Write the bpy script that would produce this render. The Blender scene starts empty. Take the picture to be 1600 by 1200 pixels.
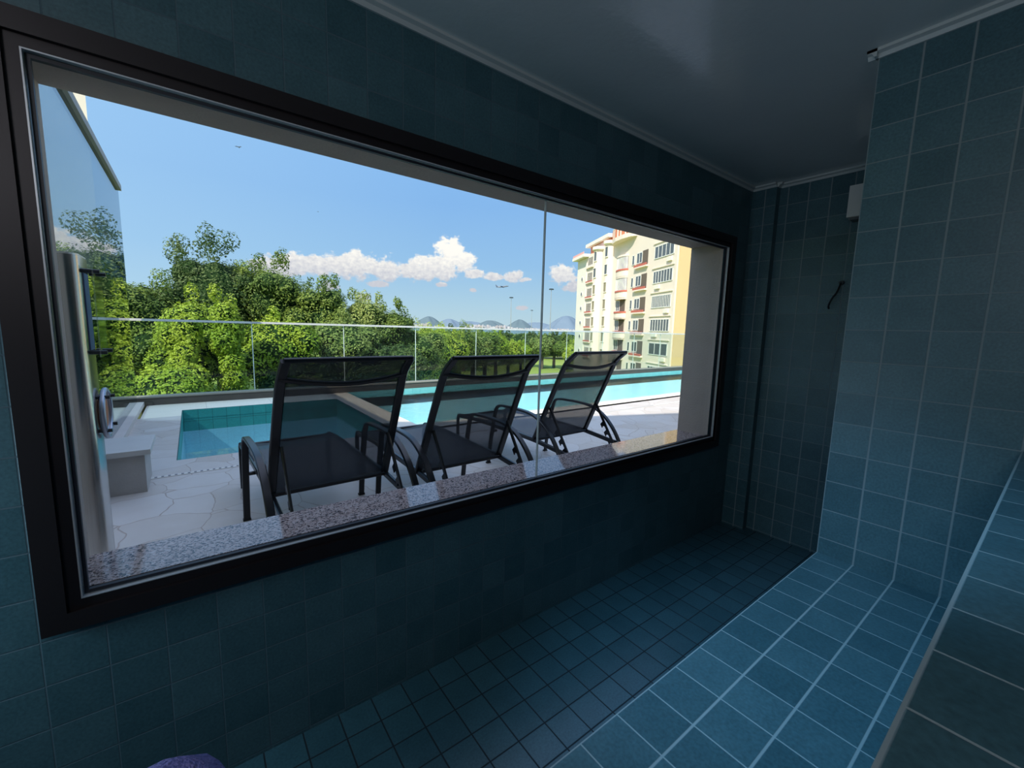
import bpy, bmesh, math, random
from mathutils import Vector, Matrix
random.seed(7)
SC = bpy.context.scene
COL = SC.collection
R = math.radians

# ------------------------------------------------------------------ helpers
def link(o, parent=None):
    COL.objects.link(o)
    if parent is not None:
        o.parent = parent
    return o

class MB:
    """collects shapes for ONE mesh object"""
    def __init__(s):
        s.v = []; s.f = []; s.m = []
    def add(s, vs, fs, mi=0):
        b = len(s.v)
        s.v += [tuple(p) for p in vs]
        s.f += [tuple(i + b for i in f) for f in fs]
        s.m += [mi] * len(fs)
        return s
    def box(s, a, b, mi=0):
        x0, y0, z0 = a; x1, y1, z1 = b
        vs = [(x0,y0,z0),(x1,y0,z0),(x1,y1,z0),(x0,y1,z0),(x0,y0,z1),(x1,y0,z1),(x1,y1,z1),(x0,y1,z1)]
        return s.add(vs, [(0,3,2,1),(4,5,6,7),(0,1,5,4),(1,2,6,5),(2,3,7,6),(3,0,4,7)], mi)
    def boxm(s, a, b, mats):
        """box with material by axis: mats = (x faces, y faces, z faces)"""
        x0, y0, z0 = a; x1, y1, z1 = b
        vs = [(x0,y0,z0),(x1,y0,z0),(x1,y1,z0),(x0,y1,z0),(x0,y0,z1),(x1,y0,z1),(x1,y1,z1),(x0,y1,z1)]
        for f, mi in (((0,3,2,1),mats[2]),((4,5,6,7),mats[2]),((0,1,5,4),mats[1]),((1,2,6,5),mats[0]),((2,3,7,6),mats[1]),((3,0,4,7),mats[0])):
            s.add([vs[i] for i in f], [(0,1,2,3)], mi)
        return s
    def prism(s, poly, z0, z1, mi=0):
        n = len(poly)
        vs = [(x, y, z0) for x, y in poly] + [(x, y, z1) for x, y in poly]
        fs = [tuple(range(n - 1, -1, -1)), tuple(range(n, 2 * n))] + [(i, (i + 1) % n, (i + 1) % n + n, i + n) for i in range(n)]
        return s.add(vs, fs, mi)
    def cyl(s, p0, p1, r0, r1=None, n=12, mi=0, caps=True):
        r1 = r0 if r1 is None else r1
        p0 = Vector(p0); p1 = Vector(p1); d = (p1 - p0).normalized()
        a = d.orthogonal().normalized(); b = d.cross(a)
        vs = []
        for p, r in ((p0, r0), (p1, r1)):
            for i in range(n):
                t = 2 * math.pi * i / n
                vs.append(p + (a * math.cos(t) + b * math.sin(t)) * r)
        fs = [(i, (i + 1) % n, (i + 1) % n + n, i + n) for i in range(n)]
        if caps:
            fs += [tuple(range(n - 1, -1, -1)), tuple(range(n, 2 * n))]
        return s.add(vs, fs, mi)
    def sweep(s, pts, side, w, t, n=0, closed=False, mi=0):
        """flat tube: rectangular section w (along side) by t, or round of radius w when n>0"""
        pts = [Vector(p) for p in pts]; side = Vector(side).normalized()
        N = len(pts); vs = []
        for i, p in enumerate(pts):
            q0 = pts[i - 1] if (i > 0 or closed) else pts[i]
            q1 = pts[(i + 1) % N] if (i < N - 1 or closed) else pts[i]
            d = (q1 - q0).normalized()
            sd = (side - d * side.dot(d)).normalized()
            nn = d.cross(sd).normalized()
            if n:
                ring = [p + (sd * math.cos(2*math.pi*k/n) + nn * math.sin(2*math.pi*k/n)) * w for k in range(n)]
            else:
                c = min(w, t) * .22
                a = w / 2; b = t / 2
                ring = [p + sd * x + nn * y for x, y in ((-a+c,-b),(a-c,-b),(a,-b+c),(a,b-c),(a-c,b),(-a+c,b),(-a,b-c),(-a,-b+c))]
            vs += ring
        k = n or 8; fs = []
        for i in range(N if closed else N - 1):
            j = (i + 1) % N
            for q in range(k):
                fs.append((i*k+q, i*k+(q+1)%k, j*k+(q+1)%k, j*k+q))
        if not closed:
            fs += [tuple(range(k - 1, -1, -1)), tuple(range((N-1)*k, N*k))]
        return s.add(vs, fs, mi)
    def build(s, name, mats, parent=None, smooth=False, **tags):
        me = bpy.data.meshes.new(name)
        me.from_pydata(s.v, [], s.f)
        if not isinstance(mats, (list, tuple)): mats = [mats]
        for m in mats: me.materials.append(m)
        me.polygons.foreach_set('material_index', s.m)
        me.update()
        bm = bmesh.new(); bm.from_mesh(me)
        bmesh.ops.recalc_face_normals(bm, faces=bm.faces)
        bm.to_mesh(me); bm.free()
        if smooth:
            me.polygons.foreach_set('use_smooth', [True] * len(me.polygons))
            try: me.set_sharp_from_angle(angle=R(40))
            except Exception: pass
        o = bpy.data.objects.new(name, me)
        link(o, parent)
        for k_, v_ in tags.items(): o[k_] = v_
        return o

def raw(name, v, f, mats, parent=None, **tags):
    me = bpy.data.meshes.new(name); me.from_pydata(v, [], f)
    for m in (mats if isinstance(mats, (list, tuple)) else [mats]): me.materials.append(m)
    o = bpy.data.objects.new(name, me); link(o, parent)
    for k_, v_ in tags.items(): o[k_] = v_
    return o

def empty(name, loc, rz=0, label=None, cat=None, group=None, kind=None):
    o = bpy.data.objects.new(name, None); COL.objects.link(o)
    o.location = loc; o.rotation_euler = (0, 0, rz); o.empty_display_size = .2
    tag(o, label, cat, group, kind)
    return o

def tag(o, label=None, cat=None, group=None, kind=None):
    if label: o['label'] = label
    if cat: o['category'] = cat
    if group: o['group'] = group
    if kind: o['kind'] = kind
    return o

def copy_tree(o, parent=None):
    c = o.copy(); COL.objects.link(c); c.parent = parent
    for ch in list(o.children): copy_tree(ch, c)
    return c

def smooth_path(pts, sub=6):
    """Catmull-Rom through pts"""
    P = [Vector(p) for p in pts]; out = []
    for i in range(len(P) - 1):
        p0 = P[i-1] if i else P[i] * 2 - P[i+1]
        p1, p2 = P[i], P[i+1]
        p3 = P[i+2] if i + 2 < len(P) else P[i+1] * 2 - P[i]
        for k in range(sub):
            t = k / sub
            out.append(.5 * ((2*p1) + (-p0+p2)*t + (2*p0-5*p1+4*p2-p3)*t*t + (-p0+3*p1-3*p2+p3)*t*t*t))
    out.append(P[-1]); return out

# ------------------------------------------------------------------ materials
def new_mat(name):
    m = bpy.data.materials.new(name); m.use_nodes = True
    nt = m.node_tree; nt.nodes.clear()
    out = nt.nodes.new('ShaderNodeOutputMaterial')
    return m, nt, out

def math_n(nt, op, a, b=None, c=None, clamp=False):
    n = nt.nodes.new('ShaderNodeMath'); n.operation = op; n.use_clamp = clamp
    for i, v in enumerate((a, b, c)):
        if v is None: continue
        if isinstance(v, (int, float)): n.inputs[i].default_value = v
        else: nt.links.new(v, n.inputs[i])
    return n.outputs[0]

def mix_c(nt, fac, a, b, blend='MIX'):
    n = nt.nodes.new('ShaderNodeMix'); n.data_type = 'RGBA'; n.blend_type = blend
    for sock, v in ((n.inputs[0], fac), (n.inputs[6], a), (n.inputs[7], b)):
        if isinstance(v, (int, float)): sock.default_value = v
        elif isinstance(v, (tuple, list)): sock.default_value = (*v[:3], 1)
        else: nt.links.new(v, sock)
    return n.outputs[2]

def noise_n(nt, vec, scale, detail=3, rough=.55, dim='3D'):
    n = nt.nodes.new('ShaderNodeTexNoise'); n.noise_dimensions = dim
    n.inputs['Scale'].default_value = scale; n.inputs['Detail'].default_value = detail
    n.inputs['Roughness'].default_value = rough
    if vec is not None: nt.links.new(vec, n.inputs['Vector'])
    return n.outputs[0]

def principled(nt, out, color, rough=.5, metal=0., spec=.5):
    p = nt.nodes.new('ShaderNodeBsdfPrincipled')
    if isinstance(color, (tuple, list)): p.inputs['Base Color'].default_value = (*color[:3], 1)
    else: nt.links.new(color, p.inputs['Base Color'])
    if isinstance(rough, (int, float)): p.inputs['Roughness'].default_value = rough
    else: nt.links.new(rough, p.inputs['Roughness'])
    p.inputs['Metallic'].default_value = metal
    p.inputs['Specular IOR Level'].default_value = spec
    if out is not None: nt.links.new(p.outputs[0], out.inputs[0])
    return p

def bump(nt, p, h, strength=.3, dist=.002):
    b = nt.nodes.new('ShaderNodeBump'); b.inputs['Strength'].default_value = strength
    b.inputs['Distance'].default_value = dist
    nt.links.new(h, b.inputs['Height']); nt.links.new(b.outputs[0], p.inputs['Normal'])

def plain(name, color, rough=.5, metal=0., spec=.5, var=.12, scale=6., bmp=0.):
    m, nt, out = new_mat(name)
    tc = nt.nodes.new('ShaderNodeTexCoord')
    n = noise_n(nt, tc.outputs['Object'], scale, 4)
    c = mix_c(nt, n, tuple(x * (1 - var) for x in color), tuple(min(1, x * (1 + var)) for x in color))
    p = principled(nt, out, c, rough, metal, spec)
    if bmp: bump(nt, p, noise_n(nt, tc.outputs['Object'], scale * 12, 3), bmp, .003)
    return m

def tile_mat(name, axes, base, base2, grout, T=(.1, .1), ph=(0, 0), gw=(.004, .004), rough=.42, spec=.5):
    m, nt, out = new_mat(name)
    g = nt.nodes.new('ShaderNodeNewGeometry')
    sp = nt.nodes.new('ShaderNodeSeparateXYZ'); nt.links.new(g.outputs['Position'], sp.inputs[0])
    idx = {'x': 0, 'y': 1, 'z': 2}
    us = []
    for k in (0, 1):
        u = math_n(nt, 'DIVIDE', math_n(nt, 'SUBTRACT', sp.outputs[idx[axes[k]]], ph[k]), T[k])
        us.append(u)
    ds = []
    for k in (0, 1):
        f = math_n(nt, 'FRACT', us[k])
        e = math_n(nt, 'MINIMUM', f, math_n(nt, 'SUBTRACT', 1., f))
        ds.append(math_n(nt, 'MULTIPLY', e, T[k] / gw[k] * 2))   # 1 at groove edge
    d = math_n(nt, 'MINIMUM', ds[0], ds[1])
    mp = nt.nodes.new('ShaderNodeMapRange'); mp.inputs[1].default_value = .7; mp.inputs[2].default_value = 1.3
    nt.links.new(d, mp.inputs[0]); mask = mp.outputs[0]
    cb = nt.nodes.new('ShaderNodeCombineXYZ')
    nt.links.new(math_n(nt, 'FLOOR', us[0]), cb.inputs[0]); nt.links.new(math_n(nt, 'FLOOR', us[1]), cb.inputs[1])
    wn = nt.nodes.new('ShaderNodeTexWhiteNoise'); wn.noise_dimensions = '2D'; nt.links.new(cb.outputs[0], wn.inputs['Vector'])
    n1 = noise_n(nt, g.outputs['Position'], 14, 4)
    n2 = noise_n(nt, g.outputs['Position'], 160, 3)
    v = math_n(nt, 'ADD', math_n(nt, 'MULTIPLY_ADD', wn.outputs[0], .5, -.12), math_n(nt, 'MULTIPLY', n1, .75), clamp=True)
    c = mix_c(nt, v, base, base2)
    dk = math_n(nt, 'MULTIPLY_ADD', n2, .9, .5)
    cc = nt.nodes.new('ShaderNodeCombineColor')
    for i in range(3): nt.links.new(dk, cc.inputs[i])
    c = mix_c(nt, 1., c, cc.outputs[0], 'MULTIPLY')
    c = mix_c(nt, mask, grout, c)
    rg = math_n(nt, 'MULTIPLY_ADD', mask, rough - .8, .8)
    p = principled(nt, out, c, rg, 0, spec)
    h = math_n(nt, 'ADD', mask, math_n(nt, 'MULTIPLY', n2, .12))
    bump(nt, p, h, .5, .0015)
    return m

TB, TB2 = (.030, .090, .110), (.080, .168, .192)
GR = (.27, .34, .35)
XE, XP, YB, ZL, ZU, YU, ZC = 2.68, 1.669, -.7726, .4547, .911, -1.1715, 2.028
tX = tile_mat('teal_tile_side', 'yz', TB, TB2, (.20, .25, .26), ph=(YB, .0107), gw=(.005, .0028))
tY = tile_mat('teal_tile_front', 'xz', TB, TB2, (.075, .13, .155), ph=(.0109, .0107), gw=(.0025, .003))
tZ = tile_mat('teal_tile_top', 'xy', TB, TB2, GR, ph=(.0109, YB), gw=(.003, .0046))
tF = tile_mat('dark_teal_floor_tile', 'xy', (.030, .085, .108), (.055, .145, .180), (.010, .020, .028), T=(.0995, .098), ph=(.988, -.191), gw=(.004, .004), rough=.28)

# stucco, granite, stone
m_stucco = plain('beige_stucco', (.50, .42, .36), .9, spec=.2, var=.1, scale=9, bmp=.5)
m_white = plain('white_paint', (.75, .75, .72), .6, var=.03)
m_trim = plain('cream_moulding', (.50, .55, .54), .45, var=.04)
m_brown = plain('dark_brown_aluminium', (.014, .009, .010), .45, .2, var=.1)
m_gasket = plain('black_gasket', (.010, .012, .02), .5)
m_seal = plain('silver_seal', (.55, .58, .6), .35, .3, var=.04)
m_black = plain('black_powder_coat', (.012, .013, .017), .28, .2, .6, var=.1)
m_foot = plain('black_rubber', (.01, .01, .01), .7)
m_alu = plain('satin_aluminium', (.62, .62, .60), .35, .7, var=.05)
m_dark = plain('dark_metal_knob', (.03, .035, .04), .3, .6)

def ceiling_mat():
    m, nt, out = new_mat('glossy_ceiling_paint')
    tc = nt.nodes.new('ShaderNodeTexCoord')
    n = noise_n(nt, tc.outputs['Object'], 3, 3)
    c = mix_c(nt, n, (.60, .63, .62), (.68, .71, .69))
    n2 = noise_n(nt, tc.outputs['Object'], 5.0, 3)
    rg = math_n(nt, 'MULTIPLY_ADD', n2, .14, .09)
    p = principled(nt, out, c, rg, 0, .6)
    bump(nt, p, math_n(nt, 'ADD', noise_n(nt, tc.outputs['Object'], 55, 3), math_n(nt, 'MULTIPLY', n2, 3.)), .12, .004)
    return m
m_ceil = ceiling_mat()

def granite_mat():
    m, nt, out = new_mat('speckled_granite')
    tc = nt.nodes.new('ShaderNodeTexCoord')
    v = nt.nodes.new('ShaderNodeTexVoronoi'); v.inputs['Scale'].default_value = 230
    nt.links.new(tc.outputs['Object'], v.inputs['Vector'])
    sh = nt.nodes.new('ShaderNodeSeparateColor'); nt.links.new(v.outputs['Color'], sh.inputs[0])
    cr = nt.nodes.new('ShaderNodeValToRGB'); nt.links.new(sh.outputs[0], cr.inputs[0])
    e = cr.color_ramp.elements
    e[0].position = 0; e[0].color = (.05, .045, .05, 1); e[1].position = 1; e[1].color = (.52, .46, .45, 1)
    for ps, c in ((.22, (.10, .08, .085, 1)), (.3, (.30, .24, .23, 1)), (.62, (.42, .33, .31, 1))):
        q = cr.color_ramp.elements.new(ps); q.color = c
    principled(nt, out, cr.outputs[0], .06, 0, .8)
    return m
m_granite = granite_mat()

def flag_mat():
    """crazy-paved pale stone of the deck"""
    m, nt, out = new_mat('pale_crazy_paving')
    g = nt.nodes.new('ShaderNodeNewGeometry')
    nz = nt.nodes.new('ShaderNodeTexNoise'); nz.inputs['Scale'].default_value = 4; nt.links.new(g.outputs['Position'], nz.inputs['Vector'])
    va = nt.nodes.new('ShaderNodeVectorMath'); va.operation = 'MULTIPLY_ADD'
    nt.links.new(nz.outputs['Color'], va.inputs[0]); va.inputs[1].default_value = (.12, .12, 0); nt.links.new(g.outputs['Position'], va.inputs[2])
    v = nt.nodes.new('ShaderNodeTexVoronoi'); v.feature = 'DISTANCE_TO_EDGE'; v.inputs['Scale'].default_value = 3.4
    nt.links.new(va.outputs[0], v.inputs['Vector'])
    v2 = nt.nodes.new('ShaderNodeTexVoronoi'); v2.inputs['Scale'].default_value = 3.4; nt.links.new(va.outputs[0], v2.inputs['Vector'])
    sc = nt.nodes.new('ShaderNodeSeparateColor'); nt.links.new(v2.outputs['Color'], sc.inputs[0])
    n = noise_n(nt, g.outputs['Position'], 7, 5, .65)
    f = math_n(nt, 'ADD', math_n(nt, 'MULTIPLY', sc.outputs[0], .45), math_n(nt, 'MULTIPLY', n, .6), clamp=True)
    c = mix_c(nt, f, (.64, .62, .61), (.48, .42, .37))
    mp = nt.nodes.new('ShaderNodeMapRange'); mp.inputs[1].default_value = .004; mp.inputs[2].default_value = .014
    nt.links.new(v.outputs['Distance'], mp.inputs[0])
    c = mix_c(nt, mp.outputs[0], (.40, .33, .29), c)
    p = principled(nt, out, c, .45, 0, .4)
    bump(nt, p, math_n(nt, 'ADD', mp.outputs[0], n), .3, .004)
    return m
m_flag = flag_mat()

def slab_mat(name, a, b, T, axes='xy', ph=(0, 0), g=(.5, .45, .38)):
    return tile_mat(name, axes, a, b, g, T=T, ph=ph, gw=(.004, .004), rough=.5)
m_cop = slab_mat('cream_stone_coping', (.80, .74, .62), (.88, .84, .74), (.8, .8), ph=(.1, 5.83))
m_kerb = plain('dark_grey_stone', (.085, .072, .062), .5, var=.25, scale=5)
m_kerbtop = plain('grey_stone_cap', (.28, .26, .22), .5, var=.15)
m_basin = tile_mat('green_pool_tile_x', 'yz', (.03, .28, .25), (.05, .38, .34), (.02, .08, .08), T=(.16, .16), gw=(.004, .004))
m_basinY = tile_mat('green_pool_tile_y', 'xz', (.03, .28, .25), (.05, .38, .34), (.02, .08, .08), T=(.16, .16), gw=(.004, .004))
m_basinF = tile_mat('pale_pool_floor_tile', 'xy', (.62, .92, .98), (.70, .95, 1.0), (.5, .82, .9), T=(.16, .16), gw=(.004, .004))
m_poolF = tile_mat('pale_aqua_pool_tile', 'xy', (.48, .78, .75), (.56, .84, .80), (.42, .7, .68), T=(.16, .16), gw=(.004, .004))
m_poolW = tile_mat('aqua_pool_wall_tile', 'xz', (.16, .50, .52), (.24, .60, .62), (.1, .4, .42), T=(.16, .16), gw=(.004, .004))

m_lowX = tile_mat('pale_blue_basin_tile_x', 'yz', (.50, .86, .96), (.58, .90, .98), (.42, .76, .86), T=(.16, .16), gw=(.004, .004))
m_lowY = tile_mat('pale_blue_basin_tile_y', 'xz', (.50, .86, .96), (.58, .90, .98), (.42, .76, .86), T=(.16, .16), gw=(.004, .004))

def glass_mat(name, tint, refl=1.0, rough=0.0, ior=1.45, base=0.):
    """thin architectural glass: tinted transmission plus fresnel mirror"""
    m, nt, out = new_mat(name)
    tr = nt.nodes.new('ShaderNodeBsdfTransparent'); tr.inputs[0].default_value = (*tint, 1)
    gl = nt.nodes.new('ShaderNodeBsdfGlossy'); gl.inputs['Roughness'].default_value = rough
    gl.inputs[0].default_value = (refl, refl, refl, 1)
    lw = nt.nodes.new('ShaderNodeLayerWeight'); lw.inputs['Blend'].default_value = .5
    f0 = ((ior - 1) / (ior + 1)) ** 2 + base
    fac = math_n(nt, 'MULTIPLY_ADD', math_n(nt, 'POWER', lw.outputs['Facing'], 5.), 1 - f0, f0)
    mx = nt.nodes.new('ShaderNodeMixShader')
    nt.links.new(fac, mx.inputs[0]); nt.links.new(tr.outputs[0], mx.inputs[1]); nt.links.new(gl.outputs[0], mx.inputs[2])
    nt.links.new(mx.outputs[0], out.inputs[0])
    return m
m_glass = glass_mat('clear_window_glass', (.97, .98, .98), .75, ior=1.2)
m_rail_glass = glass_mat('railing_glass', (.86, .93, .91), .55, ior=1.3, base=.02)
m_acryl = glass_mat('acrylic_sheet', (.80, .92, .90), .9, .05, base=.1)

m_mirror = glass_mat('reflective_tinted_glass', (.44, .56, .64), .84, ior=1.5, base=.16)

def steel_mat():
    m, nt, out = new_mat('brushed_steel')
    tc = nt.nodes.new('ShaderNodeTexCoord')
    mp = nt.nodes.new('ShaderNodeMapping'); mp.inputs['Scale'].default_value = (90, 90, 1.5)
    nt.links.new(tc.outputs['Object'], mp.inputs[0])
    n = noise_n(nt, mp.outputs[0], 3, 3)
    c = mix_c(nt, n, (.40, .38, .36), (.56, .54, .51))
    principled(nt, out, c, .22, 1.0)
    return m
m_steel = steel_mat()

def water_mat(name, tint, wave, strength, gain):
    m, nt, out = new_mat(name)
    g = nt.nodes.new('ShaderNodeNewGeometry')
    n = noise_n(nt, g.outputs['Position'], wave, 3, .5)
    b = nt.nodes.new('ShaderNodeBump'); b.inputs['Strength'].default_value = strength; b.inputs['Distance'].default_value = .03
    nt.links.new(n, b.inputs['Height'])
    tr = nt.nodes.new('ShaderNodeBsdfTransparent'); tr.inputs[0].default_value = (*tint, 1)
    gl = nt.nodes.new('ShaderNodeBsdfGlossy'); gl.inputs['Roughness'].default_value = .02
    nt.links.new(b.outputs[0], gl.inputs['Normal'])
    fr = nt.nodes.new('ShaderNodeFresnel'); fr.inputs['IOR'].default_value = 1.33; nt.links.new(b.outputs[0], fr.inputs['Normal'])
    mx = nt.nodes.new('ShaderNodeMixShader')
    nt.links.new(math_n(nt, 'MULTIPLY', fr.outputs[0], gain, clamp=True), mx.inputs[0]); nt.links.new(tr.outputs[0], mx.inputs[1]); nt.links.new(gl.outputs[0], mx.inputs[2])
    nt.links.new(mx.outputs[0], out.inputs[0])
    return m
m_water = water_mat('spa_water', (.90, .98, 1.0), 2.0, .05, 1.2)
m_pwater = water_mat('pool_water', (.90, .99, .99), 9.0, .25, .4)

def sling_mat():
    m, nt, out = new_mat('black_mesh_fabric')
    tc = nt.nodes.new('ShaderNodeTexCoord')
    n = noise_n(nt, tc.outputs['Object'], 40, 3)
    c = mix_c(nt, n, (.020, .023, .032), (.036, .040, .054))
    p = principled(nt, None, c, .5, 0, .45)
    tr = nt.nodes.new('ShaderNodeBsdfTransparent')
    w = nt.nodes.new('ShaderNodeTexWave'); w.inputs['Scale'].default_value = 70; w.inputs['Distortion'].default_value = 3.5
    w.inputs['Detail'].default_value = 2
    nt.links.new(tc.outputs['Object'], w.inputs['Vector'])
    f = math_n(nt, 'MULTIPLY_ADD', w.outputs['Fac'], .12, .60)
    mx = nt.nodes.new('ShaderNodeMixShader'); nt.links.new(f, mx.inputs[0])
    nt.links.new(tr.outputs[0], mx.inputs[1]); nt.links.new(p.outputs[0], mx.inputs[2]); nt.links.new(mx.outputs[0], out.inputs[0])
    return m
m_sling = sling_mat()

def leaf_mat(name, a, b, c3):
    m, nt, out = new_mat(name)
    g = nt.nodes.new('ShaderNodeNewGeometry')
    n = noise_n(nt, g.outputs['Position'], .9, 2)
    r = g.outputs['Random Per Island']
    c = mix_c(nt, r, a, b)
    mp = nt.nodes.new('ShaderNodeMapRange'); mp.inputs[1].default_value = .45; mp.inputs[2].default_value = .62
    nt.links.new(n, mp.inputs[0])
    c = mix_c(nt, math_n(nt, 'MULTIPLY', mp.outputs[0], .75), c, c3)
    p = principled(nt, None, c, .5, 0, .3)
    tl = nt.nodes.new('ShaderNodeBsdfTranslucent'); nt.links.new(c, tl.inputs[0])
    mx = nt.nodes.new('ShaderNodeMixShader'); mx.inputs[0].default_value = .3
    nt.links.new(p.outputs[0], mx.inputs[1]); nt.links.new(tl.outputs[0], mx.inputs[2]); nt.links.new(mx.outputs[0], out.inputs[0])
    return m
LF = {
 'green': leaf_mat('mid_green_leaves', (0.073, 0.140, 0.024), (0.171, 0.256, 0.049), (0.268, 0.354, 0.061)),
 'vine': leaf_mat('bright_vine_leaves', (0.183, 0.305, 0.024), (0.342, 0.476, 0.043), (0.488, 0.561, 0.061)),
 'dark': leaf_mat('dark_and_shaded_leaves', (0.037, 0.079, 0.024), (0.091, 0.159, 0.043), (0.159, 0.220, 0.061)),  # on the low near trees this dark stands for shade of crowns above
 'pale': leaf_mat('pale_green_leaves', (0.159, 0.244, 0.061), (0.281, 0.366, 0.098), (0.366, 0.427, 0.122)),
 'yellow': leaf_mat('yellow_green_leaves', (0.293, 0.415, 0.037), (0.439, 0.537, 0.061), (0.512, 0.561, 0.085)),
}
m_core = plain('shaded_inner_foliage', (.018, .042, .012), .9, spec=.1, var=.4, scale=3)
m_bark = plain('grey_bark', (.12, .09, .065), .9, spec=.1, var=.3, scale=8)

# ------------------------------------------------------------------ camera
yaw, pitch, roll = .6491, -.1286, .0266
fv = Vector((math.sin(yaw)*math.cos(pitch), math.cos(yaw)*math.cos(pitch), math.sin(pitch)))
rv = Vector((math.cos(yaw), -math.sin(yaw), 0)); uv = rv.cross(fv)
r2 = rv * math.cos(roll) + uv * math.sin(roll); u2 = -rv * math.sin(roll) + uv * math.cos(roll)
cam = bpy.data.cameras.new('camera'); co = bpy.data.objects.new('camera', cam); COL.objects.link(co)
M = Matrix((r2, u2, -fv)).transposed().to_4x4(); M.translation = Vector((0, -1.2173, 1.1836))
co.matrix_world = M
cam.sensor_fit = 'HORIZONTAL'; cam.sensor_width = 36; cam.lens = 657.62 / 1600 * 36
cam.clip_start = .02; cam.clip_end = 30000
SC.camera = co

# ------------------------------------------------------------------ the room
TX, TY, TZ, ST = 0, 1, 2, 3
rm = [tX, tY, tZ, m_stucco]
MB().box((-1.1, -1.75, -.1), (2.72, 0, 0)).build('floor', [tF], kind='structure')
MB().box((-1.1, -1.75, ZC), (2.80, .0, ZC + .12)).build('ceiling', [m_ceil], kind='structure')
OX0, OX1, OZ0, OZ1 = -.235, 2.36, .575, 1.682
w = MB()
for a, b in (((-3.9, 0, -.1), (OX0, .19, 2.35)), ((OX1, 0, -.1), (14, .19, 2.35)), ((OX0, 0, -.1), (OX1, .19, OZ0)), ((OX0, 0, OZ1), (OX1, .19, 2.35))):
    w.boxm(a, b, (ST, ST, ST))
wf = w.build('wall_front', rm, kind='structure')
for p in wf.data.polygons:
    if abs(p.normal.y) > .9 and abs(p.center.y) < .01: p.material_index = TY
MB().boxm((XE, -1.75, -.1), (XE + .12, 0, ZC), (TX, TY, TZ)).build('wall_right', rm, kind='structure')
MB().boxm((2.634, -.13, 0), (XE, 0, ZC), (TX, TY, TZ)).build('trim_2', rm, kind='structure')
MB().boxm((XP, -1.75, 0), (1.84, YB, ZC), (TX, TY, TZ)).build('wall_pier', rm, kind='structure')
MB().boxm((-1.1, -1.87, -.1), (2.8, -1.75, 2.35), (TX, TY, TZ)).build('wall_back', rm, kind='structure')
MB().boxm((-1.22, -1.87, -.1), (-1.1, 0, ZC + .1), (TX, TY, TZ)).build('wall_left', rm, kind='structure')
# ceiling moulding
t = MB()
def cove(x0, y0, x1, y1, nx, ny):
    prof = [(0, 0), (0, -.022), (.006, -.022), (.012, -.012), (.024, -.008), (.024, 0)]
    vs = [(x0 + nx*a, y0 + ny*a, ZC + b) for a, b in prof] + [(x1 + nx*a, y1 + ny*a, ZC + b) for a, b in prof]
    n = len(prof); t.add(vs, [(i, (i+1) % n, (i+1) % n + n, i + n) for i in range(n)] + [tuple(range(n)), tuple(range(n, 2*n))])
cove(-1.1, 0, 2.634, 0, 0, -1); cove(2.634, 0, 2.634, -.13, -1, 0); cove(2.634, -.13, XE, -.13, 0, -1)
cove(XE, -.13, XE, -1.7, -1, 0); cove(XP, YB + .024, XP, -1.75, -1, 0); cove(XP - .024, YB, 1.84, YB, 0, 1)
t.build('trim_1', m_trim, kind='structure')

# window: frame, seal, gasket, two panes, granite sill
def ring_xz(mb, x0, x1, z0, z1, wd, y0, y1, mi=0):
    mb.box((x0 - wd, y0, z0 - wd), (x1 + wd, y1, z0), mi); mb.box((x0 - wd, y0, z1), (x1 + wd, y1, z1 + wd), mi)
    mb.box((x0 - wd, y0, z0), (x0, y1, z1), mi); mb.box((x1, y0, z0), (x1 + wd, y1, z1), mi)
IX0, IX1, IZ0, IZ1 = -.219, 2.389, .595, 1.664
fr = MB(); ring_xz(fr, IX0, IX1, IZ0, IZ1, .022, -.016, .03); ring_xz(fr, IX0 - .022, IX1 + .022, IZ0 - .022, IZ1 + .022, .040, -.026, 0)
win = fr.build('window_1', [m_brown], kind='structure')
s_ = MB(); ring_xz(s_, IX0 + .002, IX1 - .002, IZ0 + .002, IZ1 - .002, .0025, -.018, -.006); s_.build('seal', m_seal, win)
g_ = MB(); ring_xz(g_, IX0 + .010, IX1 - .010, IZ0 + .010, IZ1 - .010, .0065, -.006, .005); g_.build('gasket', m_gasket, win)
MB().box((IX0, .006, IZ0), (1.0625, .014, IZ1)).build('glass_pane', m_glass, win)
MB().box((1.0665, .006, IZ0), (IX1, .014, IZ1)).build('glass_pane', m_glass, win)
MB().box((1.0628, .0055, IZ0), (1.0662, .0145, IZ1)).build('joint', plain('pane_joint', (.55, .60, .60), .3), win)
MB().box((OX0, .0285, OZ0), (OX1, .197, .5965)).build('window_sill', m_granite, win)

# benches
b1 = MB(); b1.boxm((-1.1, -1.749, 0), (XP, YB, ZL), (TX, TY, TZ))
b1 = b1.build('tiled_bench', rm, label='low teal-tiled bench running along the room in front of the pier', category='bench')
b2 = MB(); b2.boxm((-1.1, -1.749, ZL), (XP, YU, ZU), (TX, TY, TZ))
b2 = b2.build('tiled_bench', rm, label='upper dark teal-tiled bench step at the right edge, above the lower bench', category='bench')

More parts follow.
